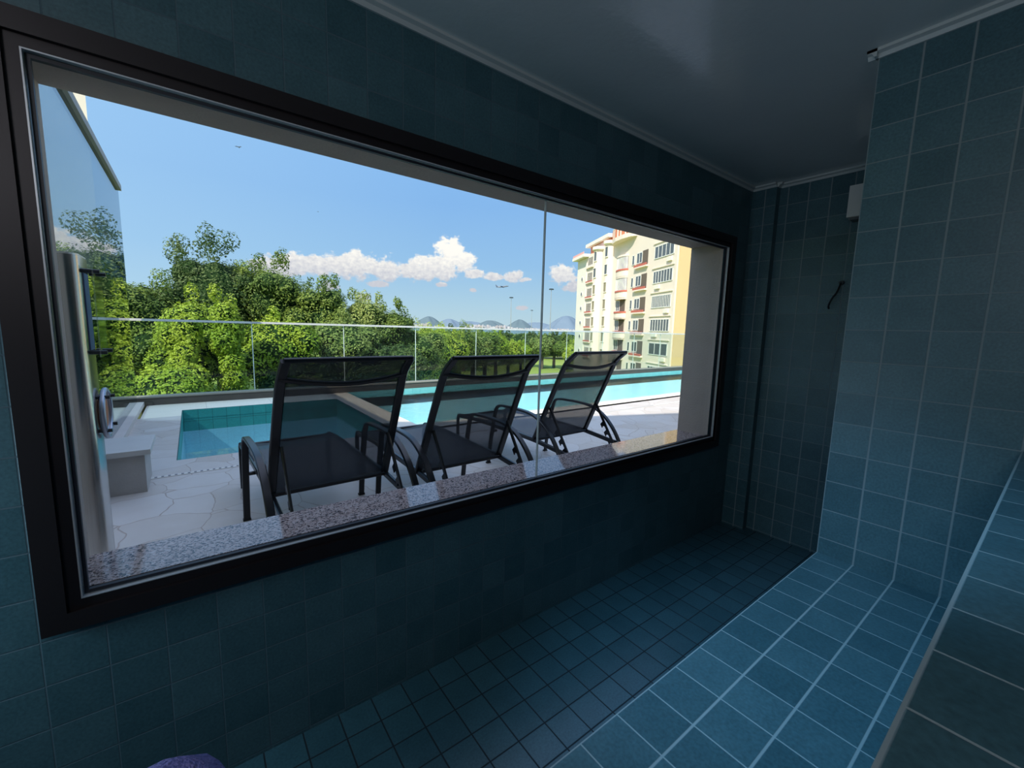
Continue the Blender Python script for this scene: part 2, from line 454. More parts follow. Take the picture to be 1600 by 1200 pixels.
# dispenser box on the end wall and hook beneath it
bx = empty('wall_dispenser', (XE, -.53, 1.76), 0, 'small white plastic box high on the far tiled wall beside the pier', 'dispenser')
q = MB(); q.prism([(-.085, -.055), (-.012, -.06), (0, -.06), (0, .06), (-.012, .06), (-.085, .055)], .012, .16); q.build('housing', m_white, bx)
q = MB(); q.box((-.07, -.045, 0), (-.005, .045, .012)); q.build('tray', plain('grey_plastic', (.10, .11, .11), .5), bx)
hk = empty('wall_hook', (XE, -.46, 1.34), 0, 'small dark metal hook with a bent rod on the far tiled wall', 'hook')
q = MB(); q.cyl((0, -.008, .125), (-.02, -.008, .125), .010, n=14); q.build('rosette', m_dark, hk)
q = MB(); q.sweep(smooth_path([(-.018, -.008, .125), (-.03, 0, .08), (-.034, .018, .045), (-.03, .03, .01), (-.016, .032, -.004)], 5), (1, 0, 0), .0045, .004, n=8)
q.build('rod', m_dark, hk, smooth=True)

# towel form on the low bench, stand-in for an unidentified violet thing
def cloth():
    m, nt, out = new_mat('violet_fuzzy_cloth')
    tc = nt.nodes.new('ShaderNodeTexCoord')
    n = noise_n(nt, tc.outputs['Object'], 260, 2); n1 = noise_n(nt, tc.outputs['Object'], 30, 3)
    c = mix_c(nt, n1, (.16, .15, .40), (.27, .26, .58))
    p = principled(nt, out, c, .95, 0, .1); bump(nt, p, n, .9, .004)
    mb = MB(); prof = [(.0, .0), (.055, .0), (.064, .01), (.066, .1), (.066, .33), (.064, .375), (.056, .402), (.042, .418), (.022, .426), (0, .428)]
    k = 28; vs = []; fs = []
    for r, z in prof:
        for i in range(k):
            a = 2*math.pi*i/k; rr = r * (1 + .06*math.sin(2*a+.6) + .03*math.sin(5*a + z*9))
            vs.append((rr*math.cos(a)*1.25, rr*math.sin(a), z + .006*math.sin(3*a)*(z > .3)))
    for j in range(len(prof)-1):
        for i in range(k): fs.append((j*k+i, j*k+(i+1) % k, (j+1)*k+(i+1) % k, (j+1)*k+i))
    mb.add(vs, fs)
    o = mb.build('cloth_form', m, None, True, label='rounded blue-violet cloth form peeking in at the bottom left corner', category='cloth')
    o.location = (-.068, -.90, ZL)
cloth()

# ------------------------------------------------------------------ terrace
SX0, SX1, SY0, SY1 = -.17, 1.80, 3.27, 5.835     # plunge pool
PX0, PY0, PY1, PX1 = 2.13, 3.50, 6.42, 15.0      # swimming pool
KY = 6.42
d = MB()
for a, b in (((-3.8, .19), (15, SY0)), ((-3.8, SY0), (SX0, 5.42)), ((SX1, SY0), (PX0, PY0 + .0)),):
    d.box((a[0], a[1], -.12), (b[0], b[1], 0))
d.box((PX0, SY0, -.12), (15, PY0 - .32, 0))
# lift the slab's hidden underside away from the basins
d.build('pool_deck', [m_flag], kind='structure')
# copings: pale slabs at the back of the plunge pool, on the wall between both pools and along the pool front
c = MB()
c.box((-.56, 5.42, -.12), (SX0, KY, .0)); c.box((SX0, SY1, -.12), (PX0, KY, 0)); c.box((SX1, PY0, -.12), (PX0, SY1, 0)); c.box((PX0, PY0 - .32, -.12), (15, PY0, 0))
c.box((-3.8, 5.42, -.12), (-.62, KY, 0))
c.build('pool_coping', [m_cop], kind='structure')

def basin(name, x0, x1, y0, y1, zb, zw, wx, wy, fl, wm, label, cat):
    r = empty(name, ((x0+x1)/2, (y0+y1)/2, 0), 0, label, cat)
    cx, cy = (x0+x1)/2, (y0+y1)/2
    q = MB(); X0, X1, Y0, Y1 = x0-cx, x1-cx, y0-cy, y1-cy
    q.box((X0-.08, Y0-.08, zb-.08), (X1+.08, Y1+.08, zb), 2)
    zm = min(zw, -.122)
    for za, zc_, o_ in ((zb, zm, 3), (zm, -.121, 0)):
        if zc_ - za < .002: continue
        q.box((X0-.08, Y0, za), (X0, Y1, zc_), o_); q.box((X1, Y0, za), (X1+.08, Y1, zc_), o_)
        o2 = 4 if o_ == 3 else 1
        q.box((X0-.08, Y0-.08, za), (X1+.08, Y0, zc_), o2); q.box((X0-.08, Y1, za), (X1+.08, Y1+.08, zc_), o2)
    # tiled lip up to the coping
    q.box((X0, Y0, -.121), (X0+.006, Y1, -.001), 0); q.box((X1-.006, Y0, -.121), (X1, Y1, -.001), 0)
    q.box((X0, Y0, -.121), (X1, Y0+.006, -.001), 1); q.box((X0, Y1-.006, -.121), (X1, Y1, -.001), 1)
    q.build('basin', [wx, wy, fl, m_lowX, m_lowY], r)
    q = MB(); q.add([(X0+.004, Y0+.004, zw), (X1-.004, Y0+.004, zw), (X1-.004, Y1-.004, zw), (X0+.004, Y1-.004, zw)], [(0, 1, 2, 3)])
    q.build('water', wm, r)
    return r
basin('plunge_pool', SX0, SX1, SY0, SY1, -.78, -.295, m_basin, m_basinY, m_basinF, m_water,
      'small square plunge pool with green tiled walls, beyond the leftmost lounger', 'pool')
basin('swimming_pool', PX0, PX1, PY0, PY1, -.70, -.055, m_poolW, m_poolW, m_poolF, m_pwater,
      'long rippling aqua swimming pool stretching along the glass railing', 'pool')

# kerb and glass railing
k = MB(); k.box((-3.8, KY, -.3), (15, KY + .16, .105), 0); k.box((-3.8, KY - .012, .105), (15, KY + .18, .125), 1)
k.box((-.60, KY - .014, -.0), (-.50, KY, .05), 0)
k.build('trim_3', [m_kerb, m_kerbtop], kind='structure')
gr = empty('glass_railing', (-3.8, KY + .09, .125), 0, 'long frameless glass railing with slim pale top rail along the pool terrace', 'railing')
MB().box((0, -.025, 1.043), (18.8, .025, 1.075)).build('top_rail', plain('pale_rail_metal', (.78, .78, .76), .4, .2), gr)
xs = [-3.8, -1.2, .742, 2.12, 3.47, 4.86, 6.22, 7.57, 8.93, 10.3, 11.6, 13.0, 15.0]
for i in range(len(xs) - 1):
    MB().box((xs[i] + 3.8 + .006, -.005, 0), (xs[i+1] + 3.8 - .006, .005, 1.045)).build('glass_pane', m_rail_glass, gr)
m_joint = plain('pale_glass_edge', (.70, .78, .74), .25)
for x in xs[1:-1]:
    MB().box((x + 3.8 - .0055, -.006, 0), (x + 3.8 + .0055, .006, 1.045)).build('joint', m_joint, gr)

# mirrored glass screen on the left, with cap and white footing
gs = empty('glass_screen', (-.66, 4.2, 0), 0, 'tall reflective tinted glass screen closing the terrace on the left', 'glass screen')
q = MB(); q.box((-.01, -2.0, .06), (0, 2.215, 2.83)); q.build('pane', m_mirror, gs)
q = MB(); q.box((-.05, -2.0, 2.83), (.03, 2.235, 2.90)); q.box((-.06, -2.0, 2.90), (.015, 2.235, 2.93)); q.build('cap', plain('grey_brown_flashing', (.30, .27, .25), .5), gs)
q = MB(); q.box((-.05, -2.0, 0), (.075, 2.2, .06)); q.build('footing', plain('pale_stone_strip', (.62, .56, .52), .6), gs)

# stone plinth next to the screen
sb = empty('stone_plinth', (-.43, 2.75, 0), 0, 'low grey stone plinth with an overhanging slab, left end of the terrace', 'plinth')
m_grst = plain('grey_stone_cladding', (.42, .40, .38), .7, var=.2, scale=7, bmp=.4)
q = MB(); q.box((-.14, -.22, 0), (.12, .2, .27)); q.build('base', m_grst, sb)
q = MB(); q.box((-.145, -.25, .27), (.155, .24, .305)); q.build('slab', plain('pale_grey_slab', (.55, .54, .52), .5, var=.12), sb)

# slot drain in the deck
q = MB(); q.box((-.34, 2.81, .0005), (9, 2.855, .004), 0)
x = -.33
while x < 6:
    q.box((x, 2.822, .004), (x + .016, 2.843, .0055), 1); x += .04
q.build('drain_grate', [plain('pale_grate', (.66, .64, .6), .5), plain('grate_slots', (.14, .15, .18), .8)],
        label='narrow perforated drain channel set in the paving in front of the plunge pool', category='drain')

# steel column with acrylic panel and ring
sc_ = empty('steel_column', (-.47, 1.33, 0), 0, 'tall brushed steel column with an acrylic panel and a ring on its side, left edge of the window', 'column')
poly = []
for cx, cy, a0 in ((.12 - .045, -.12 + .045, -90), (.12 - .045, .12 - .045, 0), (-.12 + .045, .12 - .045, 90), (-.12 + .045, -.12 + .045, 180)):
    for i in range(7):
        a = R(a0 + 15*i); poly.append((cx + .045*math.cos(a), cy + .045*math.sin(a)))
q = MB(); q.prism(poly, 0, 1.435); q.build('body', m_steel, sc_, True)
q = MB(); q.prism([(x*.985, y*.985) for x, y in poly], 1.435, 1.442); q.build('lid', m_alu, sc_)
pn = MB(); pn.box((.150, -.06, 1.02), (.155, .135, 1.40)); pn = pn.build('acrylic_panel', m_acryl, sc_)
q = MB(); q.box((.1205, -.05, 1.05), (.124, .045, 1.37)); q.build('notice', plain('slate_blue_print', (.10, .14, .26), .6), pn)
for y in (-.04, .118):
    for z in (1.04, 1.38):
        q = MB(); q.cyl((.118, y, z), (.172, y, z), .009, n=12); q.build('standoff', m_dark, pn, True)
rg = MB(); rg.sweep([(.138, .06 + .105*math.cos(a), .76 + .105*math.sin(a)) for a in [2*math.pi*i/40 for i in range(40)]], (1, 0, 0), .011, .01, n=10, closed=True)
rg = rg.build('ring', plain('pale_steel_ring', (.38, .42, .50), .3, .6), sc_, True, label='pale round ring on studs')
q = MB(); q.cyl((.121, .06, .76), (.135, .06, .76), .075, n=28); q.build('disc', plain('rust_orange_disc', (.45, .14, .05), .5), rg, True)
for a in (40, 130, 220, 320):
    q = MB(); y, z = .06 + .105*math.cos(R(a)), .76 + .105*math.sin(R(a)); q.cyl((.118, y, z), (.162, y, z), .008, n=12); q.build('stud', m_dark, rg, True)

# ------------------------------------------------------------------ sun loungers
def make_lounger():
    root = empty('sun_lounger', (0, 0, 0))
    W = .345
    for s in (-1, 1):
        x = s * W
        pts = [(x, .56, 0), (x, .535, .18), (x, .49, .40), (x, .465, .49), (x, .43, .533), (x, .36, .548), (x, .18, .552), (x, .03, .545), (x, -.07, .52),
               (x, -.17, .462), (x, -.26, .372), (x, -.33, .26), (x, -.375, .13), (x, -.40, 0)]
        a = MB(); a.sweep(smooth_path(pts, 5), (1, 0, 0), .036, .018); a = a.build('armrest', m_black, root, True)
        for yy in (.56, -.40):
            f = MB(); f.box((x-.02, yy-.013, 0), (x+.02, yy+.013, .012)); f.build('foot_cap', m_foot, a)
        r = MB(); xr = s * .295
        r.sweep([(xr, -.40, .285), (xr, .0, .325), (xr, .35, .335), (xr, .8, .34), (xr, 1.14, .32)], (1, 0, 0), .022, .034)
        r.build('side_rail', m_black, root, True)
        c = MB(); c.sweep([(s*.295, .515, .30), (s*W, .515, .30)], (0, 1, 0), .02, .02); c.build('bracket', m_black, root)
        l = MB(); l.sweep(smooth_path([(xr, 1.13, .335), (xr, 1.16, .30), (xr, 1.165, .15), (xr, 1.16, 0)], 4), (1, 0, 0), .03, .02)
        l.build('leg', m_black, root, True)
    # crossbars
    q = MB(); q.sweep(smooth_path([(-W, -.345, .235), (-.2, -.335, .225), (0, -.33, .222), (.2, -.335, .225), (W, -.345, .235)], 5), (0, 1, 0), .018, .034); q.build('crossbar', m_black, root, True)
    q = MB(); q.sweep([(-.295, 1.155, .31), (.295, 1.155, .31)], (0, 1, 0), .022, .03); q.build('crossbar', m_black, root, True)
    # seat sling: slightly sagging sheet
    def sheet(path, w0, w1, sag, name, thick=.004):
        n = 9; vs = []; fs = []; pp = [Vector(p) for p in path]
        for i, p in enumerate(pp):
            t_ = i / (len(pp) - 1); hw = w0 + (w1 - w0) * t_
            d_ = (pp[min(i+1, len(pp)-1)] - pp[max(i-1, 0)]).normalized(); nn = Vector((1, 0, 0)).cross(d_)
            for k_ in range(n):
                u = -1 + 2 * k_ / (n - 1)
                vs.append(Vector((u*hw, p.y, p.z)) - nn * (sag * (1 - u*u)))
        for i in range(len(pp) - 1):
            for k_ in range(n - 1): fs.append((i*n+k_, i*n+k_+1, (i+1)*n+k_+1, (i+1)*n+k_))
        o = raw(name, [tuple(v) for v in vs], fs, m_sling, root)
        o.data.polygons.foreach_set('use_smooth', [True] * len(fs))
        md = o.modifiers.new('thickness', 'SOLIDIFY'); md.thickness = thick; md.offset = 0
        return o
    sheet(smooth_path([(0, .02, .335), (0, .25, .345), (0, .55, .352), (0, .85, .362), (0, 1.05, .350), (0, 1.15, .325)], 3), .295, .295, .022, 'seat')
    # backrest
    back = [(0, .02, .325), (0, -.06, .495), (0, -.14, .665), (0, -.215, .82), (0, -.262, .915), (0, -.30, .968), (0, -.375, 1.03)]
    bp = smooth_path(back, 4)
    bo = sheet(bp, .288, .270, .010, 'backrest')
    for s in (-1, 1):
        q = MB(); q.sweep([(s*(.295 - .018*k_/(len(bp)-1)), p.y, p.z) for k_, p in enumerate(bp)], (1, 0, 0), .042, .022); q.build('back_rail', m_black, bo, True)
    q = MB(); q.sweep([(-.285, -.377, 1.032), (.285, -.377, 1.032)], (0, 1, 0), .022, .022); q.build('top_bar', m_black, bo, True)
    q = MB(); q.sweep(smooth_path([(-.29, -.282, .945), (-.15, -.295, .922), (0, -.30, .912), (.15, -.295, .922), (.29, -.282, .945)], 5), (0, 1, 0), .012, .02, n=8); q.build('brace', m_black, bo, True)
    q = MB(); q.sweep([(-.29, .0, .33), (.29, .0, .33)], (0, 1, 0), .02, .02); q.build('lower_bar', m_black, bo, True)
    # ratchet prop: two toothed plates and a U rod
    x = .262
    A = Vector((0, -.115, .60)); B = Vector((0, -.385, .195)); dv = (B - A).normalized(); nv = Vector((0, -dv.z, dv.y)) * 1
    if nv.y < 0: nv = -nv
    for s in (-1, 1):
        pr = MB(); pr.sweep([(s*x, A.y, A.z), (s*x, B.y, B.z)], (1, 0, 0), .012, .022)
        for i in range(4):
            c0 = A + dv * (.17 + i * .075)
            ts = [c0, c0 + nv * .042 + dv * .012, c0 + nv * .042 + dv * .048, c0 + nv * .026 + dv * .036, c0 + dv * .058]
            vs = [(s*x - .004, p.y, p.z) for p in ts] + [(s*x + .004, p.y, p.z) for p in ts]
            pr.add(vs, [(0, 1, 2, 3, 4), (9, 8, 7, 6, 5)] + [(j, (j+1) % 5, (j+1) % 5 + 5, j + 5) for j in range(5)])
        pr.build('ratchet_prop', m_black, root)
    q = MB(); q.sweep(smooth_path([(-x, B.y+.02, B.z+.03), (-x, B.y-.012, B.z-.02), (-x+.03, B.y-.025, B.z-.04), (0, B.y-.03, B.z-.045), (x-.03, B.y-.025, B.z-.04), (x, B.y-.012, B.z-.02), (x, B.y+.02, B.z+.03)], 5), (0, 1, 0), .007, .01, n=8)
    q.build('prop_rod', m_black, root, True)
    return root
lg0 = make_lounger()
LG = [((.565, 1.11, 0), 2.0, 'black mesh sun lounger nearest the steel column, leftmost of the three'),
      ((1.325, 1.03, 0), .5, 'middle one of the three black mesh sun loungers on the terrace'),
      ((2.40, 1.24, 0), 1.5, 'black mesh sun lounger farthest right, nearest the pool end and right window edge')]
for i, (p, a, lb) in enumerate(LG):
    o = lg0 if i == 0 else copy_tree(lg0)
    o.location = p; o.rotation_euler = (0, 0, R(a)); tag(o, lb, 'sun lounger', 'black sun loungers in a row behind the window')

# ------------------------------------------------------------------ unseen building mass overhead, outline shaped to cast the terrace shade
up = MB(); up.prism([(-11, 5.6), (-5.8, 2.4), (-2.7, .5), (.54, -.70), (14, -5.7), (14, -16), (-11, -16)], 2.36, 6.0)
up.build('upper_shade_mass', [m_stucco], kind='structure')

# ------------------------------------------------------------------ ground, sea, far shore
def grass_mat():
    m, nt, out = new_mat('sunny_park_grass')
    g = nt.nodes.new('ShaderNodeNewGeometry')
    n = noise_n(nt, g.outputs['Position'], .05, 5, .6); n2 = noise_n(nt, g.outputs['Position'], .9, 3)
    c = mix_c(nt, n, (.20, .28, .05), (.42, .42, .12)); c = mix_c(nt, math_n(nt, 'MULTIPLY', n2, .4), c, (.12, .24, .03))
    principled(nt, out, c, .9, 0, .1); return m
MB().box((-500, -120, -13), (1100, 900, -12)).build('ground', [grass_mat()], kind='structure')
m_path = plain('pale_path', (.55, .48, .38), .8, var=.1, scale=.1)
def strip(name, pts, wd, mat, **kw):
    q = MB(); q.sweep([(x, y, -11.97) for x, y in pts], (0, 0, 1), .06, wd); return q.build(name, mat, **kw)
strip('path', [(40, 150), (75, 215), (125, 265), (230, 300), (330, 290)], 7, m_path, kind='structure')
strip('path', [(44, 86), (58, 112), (78, 128), (130, 150), (190, 160)], 3.2, m_path, kind='structure')
def sea_mat():
    m, nt, out = new_mat('blue_bay_water')
    g = nt.nodes.new('ShaderNodeNewGeometry'); n = noise_n(nt, g.outputs['Position'], .02, 4)
    c = mix_c(nt, n, (.05, .14, .22), (.09, .20, .28))
    p = principled(nt, out, c, .12, 0, .6); return m
MB().box((-9000, -3000, -14), (16000, 16000, -13.05)).build('sea', [sea_mat()], kind='structure')

def az(a, d, z=0.):
    return (math.sin(R(a)) * d, -1.2173 + math.cos(R(a)) * d, z)
EYE = 1.1836
def zel(el, d): return EYE + math.tan(R(el)) * d

def ridge_mat(name, a, b):
    m, nt, out = new_mat(name)
    g = nt.nodes.new('ShaderNodeNewGeometry'); n = noise_n(nt, g.outputs['Position'], .004, 5, .6)
    principled(nt, out, mix_c(nt, n, a, b), 1., 0, 0); return m
m_hill = ridge_mat('far_hazed_hill', (.085, .13, .16), (.14, .19, .21))  # distance haze put into the hill colour as blue
m_hill2 = ridge_mat('farther_hazed_hill', (.12, .17, .23), (.17, .23, .29))  # more haze blue in the colour for the farther ridges
hills = [  # azimuth, half width deg, top elevation deg, distance, material
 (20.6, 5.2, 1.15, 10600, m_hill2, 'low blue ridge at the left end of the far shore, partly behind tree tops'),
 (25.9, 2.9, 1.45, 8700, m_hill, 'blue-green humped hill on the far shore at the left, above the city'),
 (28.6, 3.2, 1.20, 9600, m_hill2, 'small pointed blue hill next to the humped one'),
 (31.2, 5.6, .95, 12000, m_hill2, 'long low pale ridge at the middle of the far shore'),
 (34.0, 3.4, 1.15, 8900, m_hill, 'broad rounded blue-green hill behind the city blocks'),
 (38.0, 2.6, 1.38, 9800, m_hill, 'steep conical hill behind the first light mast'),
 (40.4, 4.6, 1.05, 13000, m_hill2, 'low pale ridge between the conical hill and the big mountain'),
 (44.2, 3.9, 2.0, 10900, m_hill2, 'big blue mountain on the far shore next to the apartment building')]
for a, hw, el, dd, mt, lb in hills:
    cx, cy, _ = az(a, dd); top = zel(el, dd) + 12; rad = math.tan(R(hw)) * dd
    q = MB(); n = 40; m_ = 10; vs = []; fs = []
    rs = random.Random(int(a*10))
    ph = [rs.uniform(0, 6.28) for _ in range(5)]
    for j in range(m_ + 1):
        t_ = j / m_
        for i in range(n):
            th = 2*math.pi*i/n
            rr = rad * (1 - t_) * (1 + .10*math.sin(3*th+ph[0]) + .07*math.sin(7*th+ph[1]))
            h = top * (t_*t_*(3-2*t_)) * (1 + .16*math.sin(3*th+ph[2])*(1-t_) + .10*math.sin(5*th+ph[3])*(1-t_))
            vs.append((rr*math.cos(th), rr*math.sin(th), h))
    for j in range(m_):
        for i in range(n): fs.append((j*n+i, j*n+(i+1) % n, (j+1)*n+(i+1) % n, (j+1)*n+i))
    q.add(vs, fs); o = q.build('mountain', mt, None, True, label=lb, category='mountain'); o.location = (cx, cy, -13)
# far shore land and city
q = MB(); pts = [az(a, 7600) for a in range(14, 50, 2)]; pts2 = [az(a, 14600) for a in range(48, 12, -2)]
q.prism([(p[0], p[1]) for p in pts + pts2], -13.2, 2); q.build('far_shore', [m_hill], kind='structure')
city_m = [plain('pale_far_block', c, .9, var=.05, scale=.02) for c in ((.50, .48, .47), (.40, .36, .34), (.34, .35, .37))]
city_l = ['tiny whitish tower block of the city on the far shore', 'tiny beige tower block of the city on the far shore', 'tiny grey tower block of the city on the far shore']
base = []
for k_, m_ in enumerate(city_m):
    q = MB(); q.box((-.5, -.5, 0), (.5, .5, 1)); o = q.build('tower_block', m_); base.append(o)
rs = random.Random(3); used = set()
slots = [(21.5 + .385 * j + .13 * r_, 7620 + 60 * r_) for r_ in range(3) for j in range(65)]
for a, dd in slots:
    if 29.3 < a < 30.4 and rs.random() < .7: continue
    el = rs.uniform(.10, .42) * (1.35 if (a < 26 or 31 < a < 37) else .7)
    k_ = rs.choice((0, 0, 0, 1, 2))
    if k_ in used: o = base[k_].copy(); COL.objects.link(o)
    else: o = base[k_]; used.add(k_)
    o.location = az(a, dd, 1.9); o.scale = (rs.uniform(20, 46), 30, max(8, zel(el, dd) - 1.9)); o.rotation_euler = (0, 0, R(-a))
    tag(o, city_l[k_], 'building', ('whitish', 'beige', 'grey')[k_] + ' city blocks on the far shore')

# light masts
def mast(a, d, el, label):
    x, y, _ = az(a, d); r = empty('light_mast', (x, y, -12), R(-a), label, 'light mast', 'tall floodlight masts in the park')
    h = zel(el, d) + 12
    q = MB(); q.cyl((0, 0, 0), (0, 0, h), .42, .22, 12); q.build('pole', plain('pale_mast_steel', (.34, .36, .38), .5, .3), r)
    q = MB(); q.cyl((0, 0, h), (0, 0, h+.5), 1.0, 1.0, 16); q.build('ring', m_dark, r)
    for i in range(8):
        t_ = 2*math.pi*i/8; q = MB(); cx, cy = 1.6*math.cos(t_), 1.6*math.sin(t_)
        q.box((cx-.45, cy-.45, h-.5), (cx+.45, cy+.45, h+.35)); q.build('floodlight', m_dark, r)
mast(36.8, 450, 4.23, 'leftmost floodlight mast standing in front of the conical hill')
mast(39.6, 700, 2.62, 'short thin floodlight mast between the two taller ones')
mast(42.1, 380, 5.43, 'tallest floodlight mast, rightmost, just right of the pane joint')

# aeroplane
ax, ay, _ = az(35.57, 1250)
ap = empty('aeroplane', (ax, ay, zel(5.61, 1250)), R(-35.57), 'small airliner flying to the right above the light masts', 'aeroplane')
m_ap = plain('airliner_grey', (.16, .18, .21), .4, .2); m_apd = plain('airliner_shade_blue', (.10, .13, .20), .5)
ap.rotation_euler = (0, R(-8), R(-35.57))
q = MB(); prof = [(-18, .3, 1.2), (-15, 1.1, .6), (-9, 1.8, .1), (0, 2., 0), (10, 2., 0), (15, 1.5, -.1), (18, .4, -.4)]
vs = []; fs = []
for X, r_, dz in prof:
    for i in range(14): t_ = 2*math.pi*i/14; vs.append((X, r_*math.cos(t_), dz + r_*math.sin(t_)))
for j in range(len(prof)-1):
    for i in range(14): fs.append((j*14+i, j*14+(i+1) % 14, (j+1)*14+(i+1) % 14, (j+1)*14+i))
fs += [tuple(range(14)), tuple(range((len(prof)-1)*14, len(prof)*14))]
q.add(vs, fs); q.build('fuselage', m_ap, ap, True)
for s in (-1, 1):
    q = MB(); vs = [(4, s*1.5, -.6), (-2, s*1.5, -.6), (-7, s*17, .9), (-4.5, s*17, .9)]
    q.add([(a, b, c_ + .25) for a, b, c_ in vs] + [(a, b, c_ - .25) for a, b, c_ in vs], [(0, 1, 2, 3), (7, 6, 5, 4)] + [(i, (i+1) % 4, (i+1) % 4 + 4, i + 4) for i in range(4)])
    q.build('wing', m_apd, ap)
    q = MB(); q.cyl((5, s*5.6, -1.7), (.5, s*5.6, -1.7), 1.05, .8, 12); q.build('engine', m_apd, ap)
    q = MB(); vs = [(-14, s*.6, 1), (-17, s*.6, 1), (-19, s*6, 1.4), (-17.5, s*6, 1.4)]
    q.add([(a, b, c_ + .15) for a, b, c_ in vs] + [(a, b, c_ - .15) for a, b, c_ in vs], [(0, 1, 2, 3), (7, 6, 5, 4)] + [(i, (i+1) % 4, (i+1) % 4 + 4, i + 4) for i in range(4)]); q.build('tailplane', m_apd, ap)
q = MB(); q.add([(-12.5, .2, 1.6), (-17.5, .2, 1.6), (-20, .2, 7.5), (-17.5, .2, 7.5), (-12.5, -.2, 1.6), (-17.5, -.2, 1.6), (-20, -.2, 7.5), (-17.5, -.2, 7.5)], [(0, 1, 2, 3), (7, 6, 5, 4)] + [(i, (i+1) % 4, (i+1) % 4 + 4, i + 4) for i in range(4)]); q.build('tail_fin', m_apd, ap)

# birds
def bird(a, el, d, span, label, rz):
    x, y, _ = az(a, d); b = empty('bird', (x, y, zel(el, d)), R(rz), label, 'bird')
    m_b = m_apd
    q = MB(); s = span
    q.sweep([(-.22*s, 0, 0), (-.1*s, 0, .01*s), (.1*s, 0, .01*s), (.2*s, 0, 0)], (0, 1, 0), .06*s, .05, n=8); q.build('body', m_b, b)
    for sg in (-1, 1):
        q = MB(); vs = [(.08*s, 0, .02*s), (-.06*s, 0, .02*s), (-.10*s, sg*.28*s, .12*s), (-.16*s, sg*.5*s, .03*s), (.02*s, sg*.28*s, .12*s)]
        q.add(vs + [(u_, v_, w_ - .02*s) for u_, v_, w_ in vs], [(0, 1, 2, 3, 4), (9, 8, 7, 6, 5)] + [(i, (i+1) % 5, (i+1) % 5 + 5, i + 5) for i in range(5)]); q.build('wing', m_b, b)
bird(5.17, 18.23, 60, .75, 'small dark bird high in the blue sky at the upper left', 60)
bird(12.86, 13.05, 110, .6, 'tiny faint bird in the middle of the sky, lower than the other', 20)

# ------------------------------------------------------------------ trees
def leaves(blobs, n, size, rs, up=.35, shell=.25):
    tot = sum(b[3]**2 for b in blobs); v = []; f = []
    for (cx, cy, cz, r, *fl) in blobs:
        zf = fl[0] if fl else .85
        for _ in range(int(n * r * r / tot)):
            while True:
                x, y, z = rs.uniform(-1, 1), rs.uniform(-1, 1), rs.uniform(-1, 1); l = math.sqrt(x*x+y*y+z*z)
                if .1 < l < 1: break
            x /= l; y /= l; z /= l
            rr = r * (1 - shell * rs.random()**1.6) * (1 + .10*math.sin(x*7+cx*3) * math.sin(z*6+cy) + .06*math.sin(y*13+z*9))
            p = Vector((cx + x*rr, cy + y*rr, cz + z*rr*zf))
            nn = Vector((x + rs.uniform(-.7, .7), y + rs.uniform(-.7, .7), z + up + rs.uniform(-.6, .6))).normalized()
            a = nn.orthogonal().normalized(); b = nn.cross(a); th = rs.uniform(0, 6.28)
            a, b = a*math.cos(th) + b*math.sin(th), b*math.cos(th) - a*math.sin(th)
            s = size * rs.uniform(.6, 1.35); k_ = len(v)
            v += [tuple(p - a*s*.5), tuple(p + b*s*.28 - nn*s*.08), tuple(p + a*s*.5), tuple(p - b*s*.28 - nn*s*.08)]
            f.append((k_, k_+1, k_+2, k_+3))
    return v, f
def blob_mesh(blobs, k=.80):
    q = MB()
    for (cx, cy, cz, r, *fl) in blobs:
        zf = fl[0] if fl else .85; n = 10; m_ = 7; vs = []; fs = []
        for j in range(m_ + 1):
            ph = math.pi * j / m_
            for i in range(n):
                th = 2*math.pi*i/n; rr = r*k*(1 + .08*math.sin(3*th+cx))
                vs.append((cx + rr*math.sin(ph)*math.cos(th), cy + rr*math.sin(ph)*math.sin(th), cz + rr*zf*math.cos(ph)))
        for j in range(m_):
            for i in range(n): fs.append((j*n+i, j*n+(i+1) % n, (j+1)*n+(i+1) % n, (j+1)*n+i))
        q.add(vs, fs)
    return q
def tree(x, y, top, r, kind, n, size, label, group, ztrunk=-12., seed=0, squat=1.0, nb=9, spiky=0):
    rs = random.Random(seed * 17 + int(x*13) + int(y*7))
    t_ = empty('tree', (x, y, ztrunk), 0, label, 'tree', group)
    zc = top - r * squat - ztrunk
    bl = [(0, 0, zc, r*.82, squat)]
    for i in range(nb):
        a = rs.uniform(0, 6.28); e = rs.uniform(-.5, 1.0); q_ = rs.uniform(.5, .8) * r
        rb = rs.uniform(.28, .46) * r
        bl.append((q_*math.cos(a)*math.cos(e), q_*math.sin(a)*math.cos(e), zc + (r - rb) * squat * math.sin(e), rb))
    for i in range(spiky):
        a = rs.uniform(0, 6.28); q_ = rs.uniform(.1, .75) * r; rb = rs.uniform(.10, .17) * r
        zz = zc + squat * math.sqrt(max(0, r*r - q_*q_)) + rs.uniform(-.12, .12) * r
        bl.append((q_*math.cos(a), q_*math.sin(a), zz, rb, 1.5))
    v, f = leaves(bl, n, size, rs)
    raw('foliage', v, f, LF[kind], t_)
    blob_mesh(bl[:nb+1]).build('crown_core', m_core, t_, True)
    q = MB(); q.cyl((0, 0, 0), (0, 0, zc), r*.11 + .08, r*.06 + .05, 10); q.build('trunk', m_bark, t_, True)
    return t_
GN = 'leafy trees close behind the glass railing'
